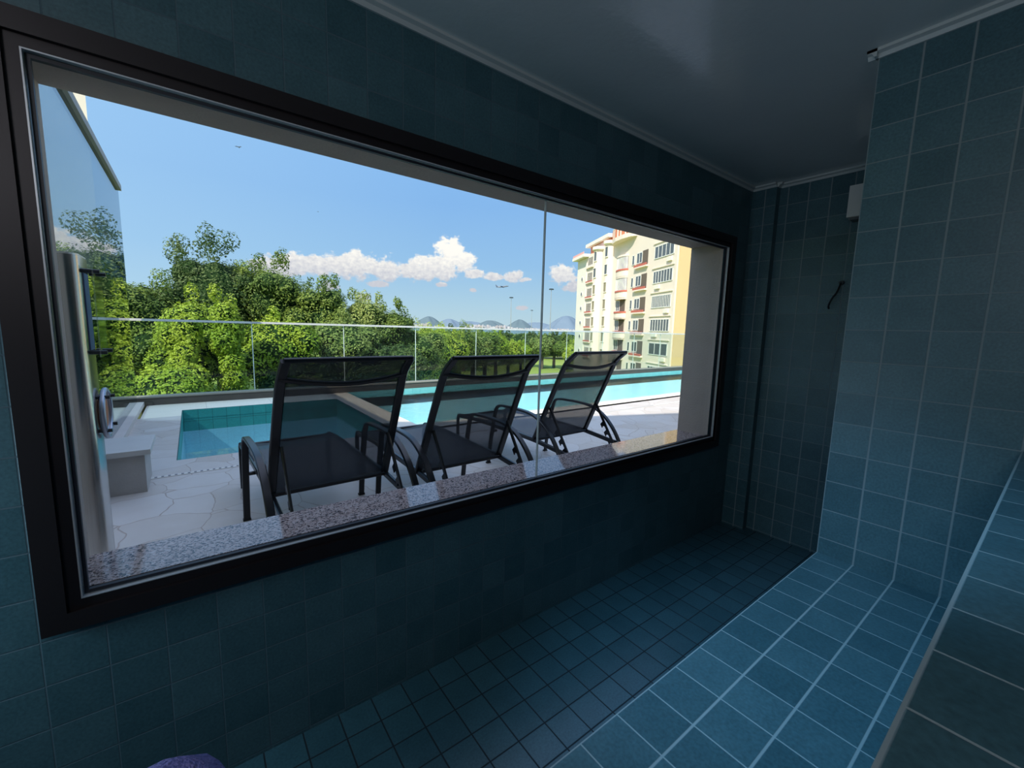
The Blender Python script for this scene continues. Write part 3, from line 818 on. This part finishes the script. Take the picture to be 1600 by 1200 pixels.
near = [ # x, y, top, r, kind, label, squat, spiky
 (-3.2, 16.6, 3.0, 2.5, 'green', 'leafy tree mirrored and seen in the screen, farthest left of the tree mass', 1, 5),
 (-1.35, 15.2, 2.55, 1.7, 'green', 'round green tree crown directly right of the glass screen edge', 1, 5),
 (0.75, 16.2, 3.75, 1.75, 'dark', 'tallest dark feathery tree behind the bright vine-covered one', 1.15, 12),
 (0.20, 12.6, 1.95, 1.25, 'vine', 'bright yellow-green vine-covered tree rising over the top rail', 1.1, 3),
 (2.35, 15.6, 3.35, 1.35, 'green', 'green round-topped tree right of the tallest tree', 1.1, 8),
 (1.95, 12.6, 1.55, 1.35, 'vine', 'rounded tree draped in bright climbing vine above the railing centre left', .9, 2),
 (3.75, 14.8, 2.75, 1.2, 'green', 'slender green tree with branches leaning right below the cloud bank', 1.2, 9),
 (5.1, 14.4, 2.35, 1.05, 'pale', 'narrow upright tree, second from the right end of the tree mass', 1.2, 8),
 (6.05, 14.0, 2.0, .85, 'green', 'small green tree at the right end of the near tree mass', 1.25, 7),
 (4.1, 13.2, 1.55, 1.25, 'pale', 'olive-green tree with pale leaves behind the left lounger top', .9, 4),
 (-2.2, 11.6, .75, 1.7, 'dark', 'low shaded tree behind the railing at the foot of the screen', .9, 0),  # shade of the crowns above put into dark leaves
 (0.1, 11.3, -.15, 1.5, 'dark', 'dense low shaded shrub-like tree right behind the dark kerb', .9, 0),  # leaf colour darkened to stand for crown shade
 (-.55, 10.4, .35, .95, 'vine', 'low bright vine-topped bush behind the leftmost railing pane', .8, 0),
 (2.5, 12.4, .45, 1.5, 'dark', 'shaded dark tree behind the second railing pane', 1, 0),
 (4.0, 12.5, .4, 1.4, 'dark', 'shaded leafy tree behind the left lounger backrest', 1, 0),  # dark leaf colour carries the shade from above
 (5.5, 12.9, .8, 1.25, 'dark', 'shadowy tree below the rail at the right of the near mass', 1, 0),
 (1.0, 10.0, -1.1, 1.3, 'green', 'mid-green leafy bush low behind the kerb', .8, 0),
 (3.2, 10.6, -1.0, 1.4, 'dark', 'low dark bush behind the railing, seen through the left lounger', .8, 0),
]
for i, (x, y, top, r, kd, lb, sq, spk) in enumerate(near):
    tree(x, y, top, r, kd, int(12500 * r), .078, lb, GN, seed=i, squat=sq, nb=12, spiky=spk)
# hanging curtain of vine in front of the dark trees
rs = random.Random(5); bl = []
for x0, x1, zt, zb_ in ((.62, .95, 1.3, -1.9), (-.05, -.25, 1.0, -.3)):
    z = zt; u = 0
    while z > zb_:
        t_ = (zt - z) / (zt - zb_); bl.append((x0 + (x1-x0)*t_ + rs.uniform(-.06, .06), 11.0 + rs.uniform(-.1, .1), z, rs.uniform(.22, .34), 1.2)); z -= .28
vr = empty('hanging_vine', (0, 0, 0), 0, 'bright green curtain of climbing vine hanging down from the vine-covered tree', 'vine')
v, f = leaves(bl, 15000, .07, rs); raw('foliage', v, f, LF['vine'], vr)
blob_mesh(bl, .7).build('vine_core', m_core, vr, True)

GM = 'park trees beyond the railing'
mid = [ # az, dist, top el, r, kind, label
 (24.6, 26, .15, 2.0, 'pale', 'bright light-green tree between the left and middle loungers, nearest of the park'),
 (26.2, 30, .05, 2.2, 'vine', 'bright green drooping tree right of the pane joint near the left lounger'),
 (28.0, 60, .05, 3.6, 'yellow', 'yellow-green round tree in the park left of the middle lounger'),
 (23.3, 60, .55, 4.2, 'yellow', 'yellowish tree crown just above the top rail under the hills'),
 (26.0, 95, .62, 5.2, 'yellow', 'wide olive-yellow tree crown rising over the top rail in front of the city'),
 (29.9, 80, .15, 4.4, 'green', 'mid-green park tree behind the middle lounger, left part'),
 (31.8, 85, -.2, 4.6, 'pale', 'pale park tree with loose crown behind the middle lounger'),
 (33.4, 95, -.25, 4.6, 'green', 'round green park tree behind the middle lounger, right part'),
 (34.9, 105, -.2, 4.2, 'vine', 'light green park tree below the sea view'),
 (36.6, 110, -1.3, 4.0, 'yellow', 'low yellow-green park bush in the gap where the bay shows'),
 (38.3, 115, -1.5, 3.6, 'vine', 'small light green park tree at the foot of the first light mast'),
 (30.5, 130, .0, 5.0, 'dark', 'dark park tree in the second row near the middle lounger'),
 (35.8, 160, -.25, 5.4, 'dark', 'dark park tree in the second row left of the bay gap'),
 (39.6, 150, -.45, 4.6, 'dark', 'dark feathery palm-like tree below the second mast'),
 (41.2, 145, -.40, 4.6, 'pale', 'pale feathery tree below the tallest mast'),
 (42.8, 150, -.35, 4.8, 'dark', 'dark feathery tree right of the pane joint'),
 (44.4, 145, -.45, 4.6, 'green', 'green park tree beside the foot of the apartment building'),
 (45.9, 120, -1.2, 3.8, 'yellow', 'yellowish tree at the corner of the apartment building'),
 (33.0, 150, -.1, 5.0, 'green', 'green park tree in the second row behind the middle lounger'),
 (28.5, 140, .1, 5.4, 'dark', 'dark tree in the second row beside the yellow crown'),
 (27.0, 40, -3.2, 2.2, 'pale', 'low pale bush at the near edge of the park'),
 (38.5, 62, -9.3, 1.7, 'green', 'low green hedge bush at the near edge of the lawn, left one'),
 (40.8, 62, -9.0, 1.8, 'green', 'low green hedge bush at the near edge of the lawn, middle one'),
 (43.0, 62, -9.2, 1.7, 'vine', 'low bright hedge bush at the near edge of the lawn, right one'),
]
for i, (a, dd, el, r, kd, lb) in enumerate(mid):
    x, y, _ = az(a, dd)
    tree(x, y, zel(el, dd), r, kd, 9000, max(.11, dd * .0036), lb, GM, seed=50+i, squat=.95, nb=10, spiky=4 if dd > 50 else 2)
# unbroken belt of far trees (uncountable canopy)
rs = random.Random(11); bl = []
for i in range(150):
    a = rs.uniform(18, 47); dd = rs.uniform(190, 330); x, y, _ = az(a, dd); r = rs.uniform(4, 6.5); bl.append((x, y, zel(rs.uniform(-.75, -.35), dd) - r*.8, r, .8))
v, f = leaves(bl, 42000, 1.1, rs); cb = raw('distant_canopy', v, f, LF['green'], None, kind='stuff', label='unbroken belt of distant park tree tops in front of the bay', category='trees')
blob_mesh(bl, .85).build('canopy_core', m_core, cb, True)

# ------------------------------------------------------------------ apartment building
m_cream = plain('cream_render', (.82, .71, .62), .8, var=.03, scale=.3)
m_ivory = plain('ivory_render', (.82, .77, .70), .8, var=.03, scale=.3)
m_tan = plain('apricot_render', (.72, .50, .27), .85, var=.06, scale=.2)
m_red = plain('red_painted_rail', (.55, .14, .10), .6, var=.08)
m_brick = plain('orange_red_wall', (.62, .22, .12), .7, var=.1)
m_wfr = plain('white_window_frame', (.82, .82, .80), .5, var=.02)
m_win = plain('grey_window_glass', (.10, .11, .12), .15, 0, .8, var=.3, scale=.8)
m_open = plain('dim_balcony_interior', (.14, .11, .09), .9, var=.2, scale=.6)  # shade inside the balconies put into a dark flat colour
GZ = -12.
ab = empty('apartment_building', (48.875, 30.079, GZ), R(63.605), 'cream apartment building with rounded bays and red balcony rails at the right of the window', 'building')
def L(z): return z - GZ
q = MB(); q.box((-.5, -14, 0), (12, -.0, L(19))); q.box((12, -14, 0), (29, 0, L(15.9))); q.box((29, -14, 0), (36.4, .0, L(16.0)))
q.build('wall', m_cream, ab)
q = MB(); q.box((-.62, -14, 0), (-.5, -.25, L(19))); q.build('side_wall', m_tan, ab, label='apricot side wall')
q = MB(); q.box((31.2, 0, 0), (36.4, .12, L(15.5))); q.build('corner_strip', m_ivory, ab)
def window(s0, s1, z0, z1, y, panes, frame=m_wfr, glass=m_win, name='window'):
    fr_ = MB(); t_ = .09
    fr_.box((s0, y, z0), (s1, y+.06, z0+t_)); fr_.box((s0, y, z1-t_), (s1, y+.06, z1)); fr_.box((s0, y, z0), (s0+t_, y+.06, z1)); fr_.box((s1-t_, y, z0), (s1, y+.06, z1))
    for i in range(1, panes):
        x_ = s0 + (s1-s0)*i/panes; fr_.box((x_-.04, y, z0), (x_+.04, y+.06, z1))
    w_ = fr_.build(name, frame, ab)
    g = MB(); g.box((s0+.02, y-.03, z0+.02), (s1-.02, y+.025, z1-.02)); g.build('pane', glass, w_)
    return w_
rows = [12.05, 8.75, 5.45, 2.3, -.9, -4.1]
for i, zc in enumerate(rows):
    z0, z1 = L(zc - .85), L(zc + .8)
    # ribbon windows near the corner
    window(.2, 5.0, z0, z1, .02, (5, 7, 12, 7, 3, 6)[i])
    q = MB(); q.box((3.1, .02, z0-.75), (4.3, .22, z0-.28)) if i % 2 else q.box((.5, .02, z0-.75), (1.6, .22, z0-.28)); q.build('air_conditioner', m_ivory, ab)
    q = MB(); q.box((-.1, .0, z1+.35), (5.4, .12, z1+.47)); q.build('ledge', m_cream, ab)
    # balcony with red rail, dark flat panel for its shaded recess
    q = MB(); q.box((6.9, -.02, z0-.3), (8.5, .035, z1+.1)); q.build('balcony_shade_panel', m_open, ab)
    window(8.5, 10.2, z0+.1, z1, .03, 2)
    q = MB(); q.box((6.7, 0, z0-.62), (10.5, .36, z0-.42)); b_ = q.build('balcony', m_cream, ab)
    q = MB(); q.box((6.7, .30, z0-.42), (10.5, .36, z0-.10)); q.build('balcony_rail', m_red, b_)
    window(10.9, 11.7, z0+.1, z1-.1, .02, 1)
    # curved bay balcony
    cs, rx, ry = 14.9, 1.9, .75
    def arc(rx_, ry_, n=14, o=0): return [(cs + rx_*math.cos(math.pi*k_/n), ry_*math.sin(math.pi*k_/n) + o) for k_ in range(n+1)]
    q = MB(); q.prism(arc(rx, ry), z0-1.35, z0-.35); b_ = q.build('balcony', m_cream, ab)
    q = MB(); q.prism(arc(rx+.06, ry+.06), z0-.35, z0-.10); q.build('balcony_rail', m_red, b_)
    if i < 2:
        q = MB(); q.prism(arc(rx-.12, ry-.12), z0-.1, z1+.1); e_ = q.build('enclosure', m_win, b_)
        for k_ in range(1, 14):
            px_, py_ = arc(rx-.08, ry-.08)[k_]
            q = MB(); q.box((px_-.05, py_-.05, z0-.1), (px_+.05, py_+.05, z1+.1)); q.build('mullion', m_wfr, e_)
    else:
        q = MB(); q.box((13.4, -.02, z0-.1), (15.2, .04, z1+.15)); q.build('balcony_shade_panel', m_open, ab)
        window(15.2, 16.6, z0, z1+.1, .05, 2)
    q = MB(); q.prism(arc(rx, ry), z1+.15, z1+.42); q.build('bay_ledge', m_cream, ab)
m_blind = plain('sand_blind', (.26, .23, .16), .6)
# round towers
rowL = [14.6, 11.7, 8.75, 5.9, 3.0, .3, -2.6]
def tower(cs, r, yc, ztop, name='round_tower'):
    q = MB(); q.cyl((cs, yc, 0), (cs, yc, ztop), r, r, 40); o = q.build(name, m_cream, ab, True)
    q = MB(); q.cyl((cs, yc, ztop-.1), (cs, yc, ztop+.1), r+.05, r+.4, 40); q.cyl((cs, yc, ztop+.1), (cs, yc, ztop+.6), r+.4, r+.42, 40); q.build('cornice', m_ivory, o, True)
    return o
t1 = tower(24.55, 1.0, .1, L(15.7)); t2 = tower(19.75, .9, .1, L(15.85))
for zc in rowL:
    z0, z1 = L(zc-.75), L(zc+.8)
    for cs, r, ang in ((24.55, 1.0, R(104)), (19.75, .9, R(104))):
        fr_ = MB(); t_ = .09
        def P3(u, v_, o_): # tangent frame on the round wall
            return (cs + math.cos(ang)*(r+o_) - math.sin(ang)*u, .1 + math.sin(ang)*(r+o_) + math.cos(ang)*u, v_)
        def tb(mb, u0, u1, v0, v1, o0, o1):
            vs = [P3(u, v_, o_) for v_ in (v0, v1) for u, o_ in ((u0, o0), (u1, o0), (u1, o1), (u0, o1))]
            mb.add(vs, [(0, 3, 2, 1), (4, 5, 6, 7), (0, 1, 5, 4), (1, 2, 6, 5), (2, 3, 7, 6), (3, 0, 4, 7)])
        tb(fr_, -.42, .42, z0-.12, z0, -.2, .12); tb(fr_, -.42, .42, z1, z1+.1, -.2, .1); tb(fr_, -.42, -.34, z0, z1, -.2, .06); tb(fr_, .34, .42, z0, z1, -.2, .06)
        w_ = fr_.build('window', m_ivory, ab)
        g = MB(); tb(g, -.34, .34, z0, z1, -.2, .02); g.build('pane', m_blind if zc < 9 else m_win, w_)
    # narrow balcony column left of the towers
    q = MB(); q.box((27.7, 0, z0-.5), (31.0, .3, z0-.3)); b_ = q.build('balcony', m_cream, ab)
    q = MB(); q.box((27.7, .24, z0-.3), (31.0, .30, z0-.05)); q.build('balcony_rail', m_red if zc < 13 else m_ivory, b_)
    window(28.0, 30.6, z0-.2, z1, .02, 4, glass=m_open)
    # porthole on the corner strip
    if zc < 13:
        q = MB(); q.cyl((33.3, .10, L(zc-.1)), (33.3, .18, L(zc-.1)), .5, .5, 20); p_ = q.build('porthole', m_ivory, ab, True)
        q = MB(); q.cyl((33.3, .12, L(zc-.1)), (33.3, .195, L(zc-.1)), .36, .36, 20); q.build('pane', m_win, p_, True)
# roof storeys
q = MB(); q.box((22.0, -9, L(15.9)), (31.5, -.7, L(17.6))); q.build('penthouse', m_brick, ab)
q = MB(); q.box((21.6, -9.5, L(17.6)), (32.6, .0, L(18.2))); q.build('roof_slab', m_ivory, ab)
q = MB(); q.box((24.0, -.7, L(16.3)), (29.5, -.62, L(17.4))); q.build('awning', plain('pink_white_awning', (.85, .55, .55), .7), ab)
q = MB(); q.box((30.4, -.5, L(15.6)), (37.2, 1.1, L(16.15))); q.build('terrace_slab', m_ivory, ab)
q = MB(); q.box((30.6, .98, L(16.15)), (37.0, 1.04, L(16.6))); q.build('terrace_rail', plain('pink_rail', (.80, .42, .42), .7), ab)
q = MB(); q.box((12.0, -9, L(15.9)), (19.5, -.3, L(18.6))); q.build('penthouse', m_brick, ab)
q = MB(); pts = [(18.6, .2), (17.6, .9), (15.5, 1.3), (13, 1.2), (11, .7), (10.5, 0), (10.5, -1), (18.6, -1)]
q.prism(pts, L(15.5), L(16.1)); q.build('terrace_slab', m_cream, ab)
for k_ in range(5):
    (x0, y0), (x1, y1) = pts[k_], pts[k_+1]
    for j in range(5):
        t_ = j/5; q = MB(); cx, cy = x0+(x1-x0)*t_, y0+(y1-y0)*t_; q.box((cx-.11, cy-.2, L(16.1)), (cx+.11, cy-.05, L(17.6))); q.build('baluster', m_ivory if j % 2 else m_brick, ab)
q = MB(); q.prism([(x_, y_-.03) for x_, y_ in pts], L(17.6), L(17.75)); q.build('terrace_rail', m_ivory, ab)
q = MB(); q.box((12, -9.5, L(18.6)), (19.9, .4, L(19.3))); q.build('roof_slab', m_ivory, ab)

# neighbouring tower at the far upper left
nb_ = MB(); nb_.prism([(-16, 80), (-9.4, 80), (-11.2, 95), (-18, 95)], -12, 46); nb_.build('apartment_tower', m_cream, label='pale beige tower corner above the glass screen at the upper left', category='building')

# ------------------------------------------------------------------ sky and sun
def world():
    wd = bpy.data.worlds.new('sky'); SC.world = wd; wd.use_nodes = True; nt = wd.node_tree; nt.nodes.clear()
    out = nt.nodes.new('ShaderNodeOutputWorld'); bg = nt.nodes.new('ShaderNodeBackground'); nt.links.new(bg.outputs[0], out.inputs[0])
    tc = nt.nodes.new('ShaderNodeTexCoord'); vec = tc.outputs['Generated']
    sp = nt.nodes.new('ShaderNodeSeparateXYZ'); nt.links.new(vec, sp.inputs[0])
    azm = math_n(nt, 'MULTIPLY', math_n(nt, 'ARCTAN2', sp.outputs[0], sp.outputs[1]), 57.29578)
    ele = math_n(nt, 'MULTIPLY', math_n(nt, 'ARCSINE', sp.outputs[2]), 57.29578)
    cr = nt.nodes.new('ShaderNodeValToRGB')
    nt.links.new(math_n(nt, 'DIVIDE', ele, 90., clamp=True), cr.inputs[0])
    E = cr.color_ramp.elements
    E[0].position = 0; E[0].color = (.50, .66, .73, 1); E[1].position = 1; E[1].color = (.24, .47, .95, 1)
    for ps, c_ in ((.035, (.42, .62, .76, 1)), (.09, (.30, .53, .80, 1)), (.17, (.24, .47, .82, 1)), (.28, (.24, .49, .88, 1)), (.45, (.26, .52, .98, 1))):
        e = E.new(ps); e.color = c_
    sky = cr.outputs[0]
    # paler towards the left (azimuth below 15 deg)
    lf = nt.nodes.new('ShaderNodeMapRange'); lf.inputs[1].default_value = 28; lf.inputs[2].default_value = -8; nt.links.new(azm, lf.inputs[0])
    sky = mix_c(nt, math_n(nt, 'MULTIPLY', lf.outputs[0], .45), sky, (.42, .66, .90))
    # clouds: warped elliptic masks with fractal edges
    cb = nt.nodes.new('ShaderNodeCombineXYZ'); nt.links.new(azm, cb.inputs[0]); nt.links.new(math_n(nt, 'MULTIPLY', ele, 1.25), cb.inputs[1])
    n1 = noise_n(nt, cb.outputs[0], .55, 7, .62); n2 = noise_n(nt, cb.outputs[0], 1.6, 4, .6)
    blobs = [(28.6, 9.6, 2.3, 2.3), (27.0, 8.0, 4.2, 1.9), (30.4, 8.4, 1.9, 1.6), (24.0, 7.2, 3.8, 1.5), (31.9, 7.15, 1.7, .7),
             (20.0, 7.1, 3.0, 1.7), (16.5, 7.3, 3.6, 1.8), (12.5, 7.1, 4.0, 1.6), (8.8, 6.4, 3.4, 1.5), (17.0, 8.5, 1.2, 1.1),
             (37.2, 7.0, 1.5, .8), (34.2, 6.9, 1.5, .65), (38.6, 6.6, 1.2, .45), (43.6, 7.3, 2.1, 1.5), (44.8, 5.9, 1.4, 1.0),
             (27.4, 5.6, .9, .35), (31.6, 5.1, .6, .35), (19.5, 5.3, 1.5, .5), (13.6, 4.6, 1.2, .9), (17.8, 3.6, 1.2, .8), (38.4, 2.9, 1.1, .4),
             (-9.5, 8.2, 4.5, 1.6), (-6.6, 6.6, 2.0, 1.3), (2.0, 4.4, 3.6, 1.0), (-14, 6, 5, 3)]
    mx = None
    for a, e, ra, re in blobs:
        dx = math_n(nt, 'DIVIDE', math_n(nt, 'SUBTRACT', azm, float(a)), float(ra)); dy = math_n(nt, 'DIVIDE', math_n(nt, 'SUBTRACT', ele, float(e)), float(re))
        v_ = math_n(nt, 'SUBTRACT', 1., math_n(nt, 'SQRT', math_n(nt, 'ADD', math_n(nt, 'MULTIPLY', dx, dx), math_n(nt, 'MULTIPLY', dy, dy))))
        mx = v_ if mx is None else math_n(nt, 'MAXIMUM', mx, v_)
    dens = math_n(nt, 'ADD', mx, math_n(nt, 'MULTIPLY_ADD', n1, 2.0, -1.0))
    mr = nt.nodes.new('ShaderNodeMapRange'); mr.interpolation_type = 'SMOOTHSTEP'; mr.inputs[1].default_value = .04; mr.inputs[2].default_value = .36
    nt.links.new(dens, mr.inputs[0])
    shade = nt.nodes.new('ShaderNodeMapRange'); shade.inputs[1].default_value = 5.6; shade.inputs[2].default_value = 9.4
    nt.links.new(math_n(nt, 'ADD', ele, math_n(nt, 'MULTIPLY_ADD', n2, 6.0, -3.0)), shade.inputs[0])
    cl = mix_c(nt, shade.outputs[0], (.60, .60, .66), (1.04, .99, .91))
    fac = math_n(nt, 'MULTIPLY', mr.outputs[0], .95)
    sky = mix_c(nt, fac, sky, cl)
    # brighter overhead sky added to lift ambient light, above what the window shows
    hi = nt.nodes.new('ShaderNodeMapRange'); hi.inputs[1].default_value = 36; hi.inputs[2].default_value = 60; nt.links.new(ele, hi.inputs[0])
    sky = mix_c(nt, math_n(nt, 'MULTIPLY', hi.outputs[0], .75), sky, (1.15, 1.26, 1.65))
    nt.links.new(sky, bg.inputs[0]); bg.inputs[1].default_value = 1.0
world()
sun = bpy.data.lights.new('sun', 'SUN'); sun.energy = 6.2; sun.angle = R(.6); sun.color = (1., .915, .78)
so = bpy.data.objects.new('sun', sun); COL.objects.link(so)
el_ = R(45); dirv = Vector((-.87*math.cos(el_), -.493*math.cos(el_), math.sin(el_)))   # towards the sun
so.rotation_euler = dirv.to_track_quat('Z', 'Y').to_euler()

def area(name, loc, target, sx, sy, power, col):
    l = bpy.data.lights.new(name, 'AREA'); l.shape = 'RECTANGLE'; l.size = sx; l.size_y = sy; l.energy = power; l.color = col
    o = bpy.data.objects.new(name, l); COL.objects.link(o); o.location = loc
    o.rotation_euler = (Vector(loc) - Vector(target)).to_track_quat('Z', 'Y').to_euler(); return o
area('room_fill', (-.75, -1.55, 1.80), (1.9, -.1, 1.0), .5, .3, 5.5, (.93, .92, 1.0))  # added fill to lift the dark room, no real fixture
area('low_fill', (-.80, -.07, .80), (1.67, -1.1, .25), .35, .25, 6, (.55, .80, 1.0))  # added low fill for bench and floor, not a lamp of the room
spl = bpy.data.lights.new('bench_fill', 'SPOT'); spl.energy = 72; spl.spot_size = R(54); spl.spot_blend = 1.0; spl.shadow_soft_size = .06; spl.color = (.27, .62, 1.0)  # added spot brightening bench and pier foot, no such fitting
spo = bpy.data.objects.new('bench_fill', spl); COL.objects.link(spo); spo.location = (.25, -.62, 1.98)
spo.rotation_euler = (spo.location - Vector((1.16, -.84, .45))).to_track_quat('Z', 'Y').to_euler()

vs_ = SC.view_settings
vs_.view_transform = 'Standard'; vs_.look = 'None'; vs_.gamma = 1; vs_.use_curve_mapping = False; vs_.exposure = 0.12
SC.cycles.max_bounces = 14; SC.cycles.transparent_max_bounces = 24; SC.cycles.diffuse_bounces = 6; SC.cycles.glossy_bounces = 6
SC.cycles.caustics_reflective = False; SC.cycles.caustics_refractive = False
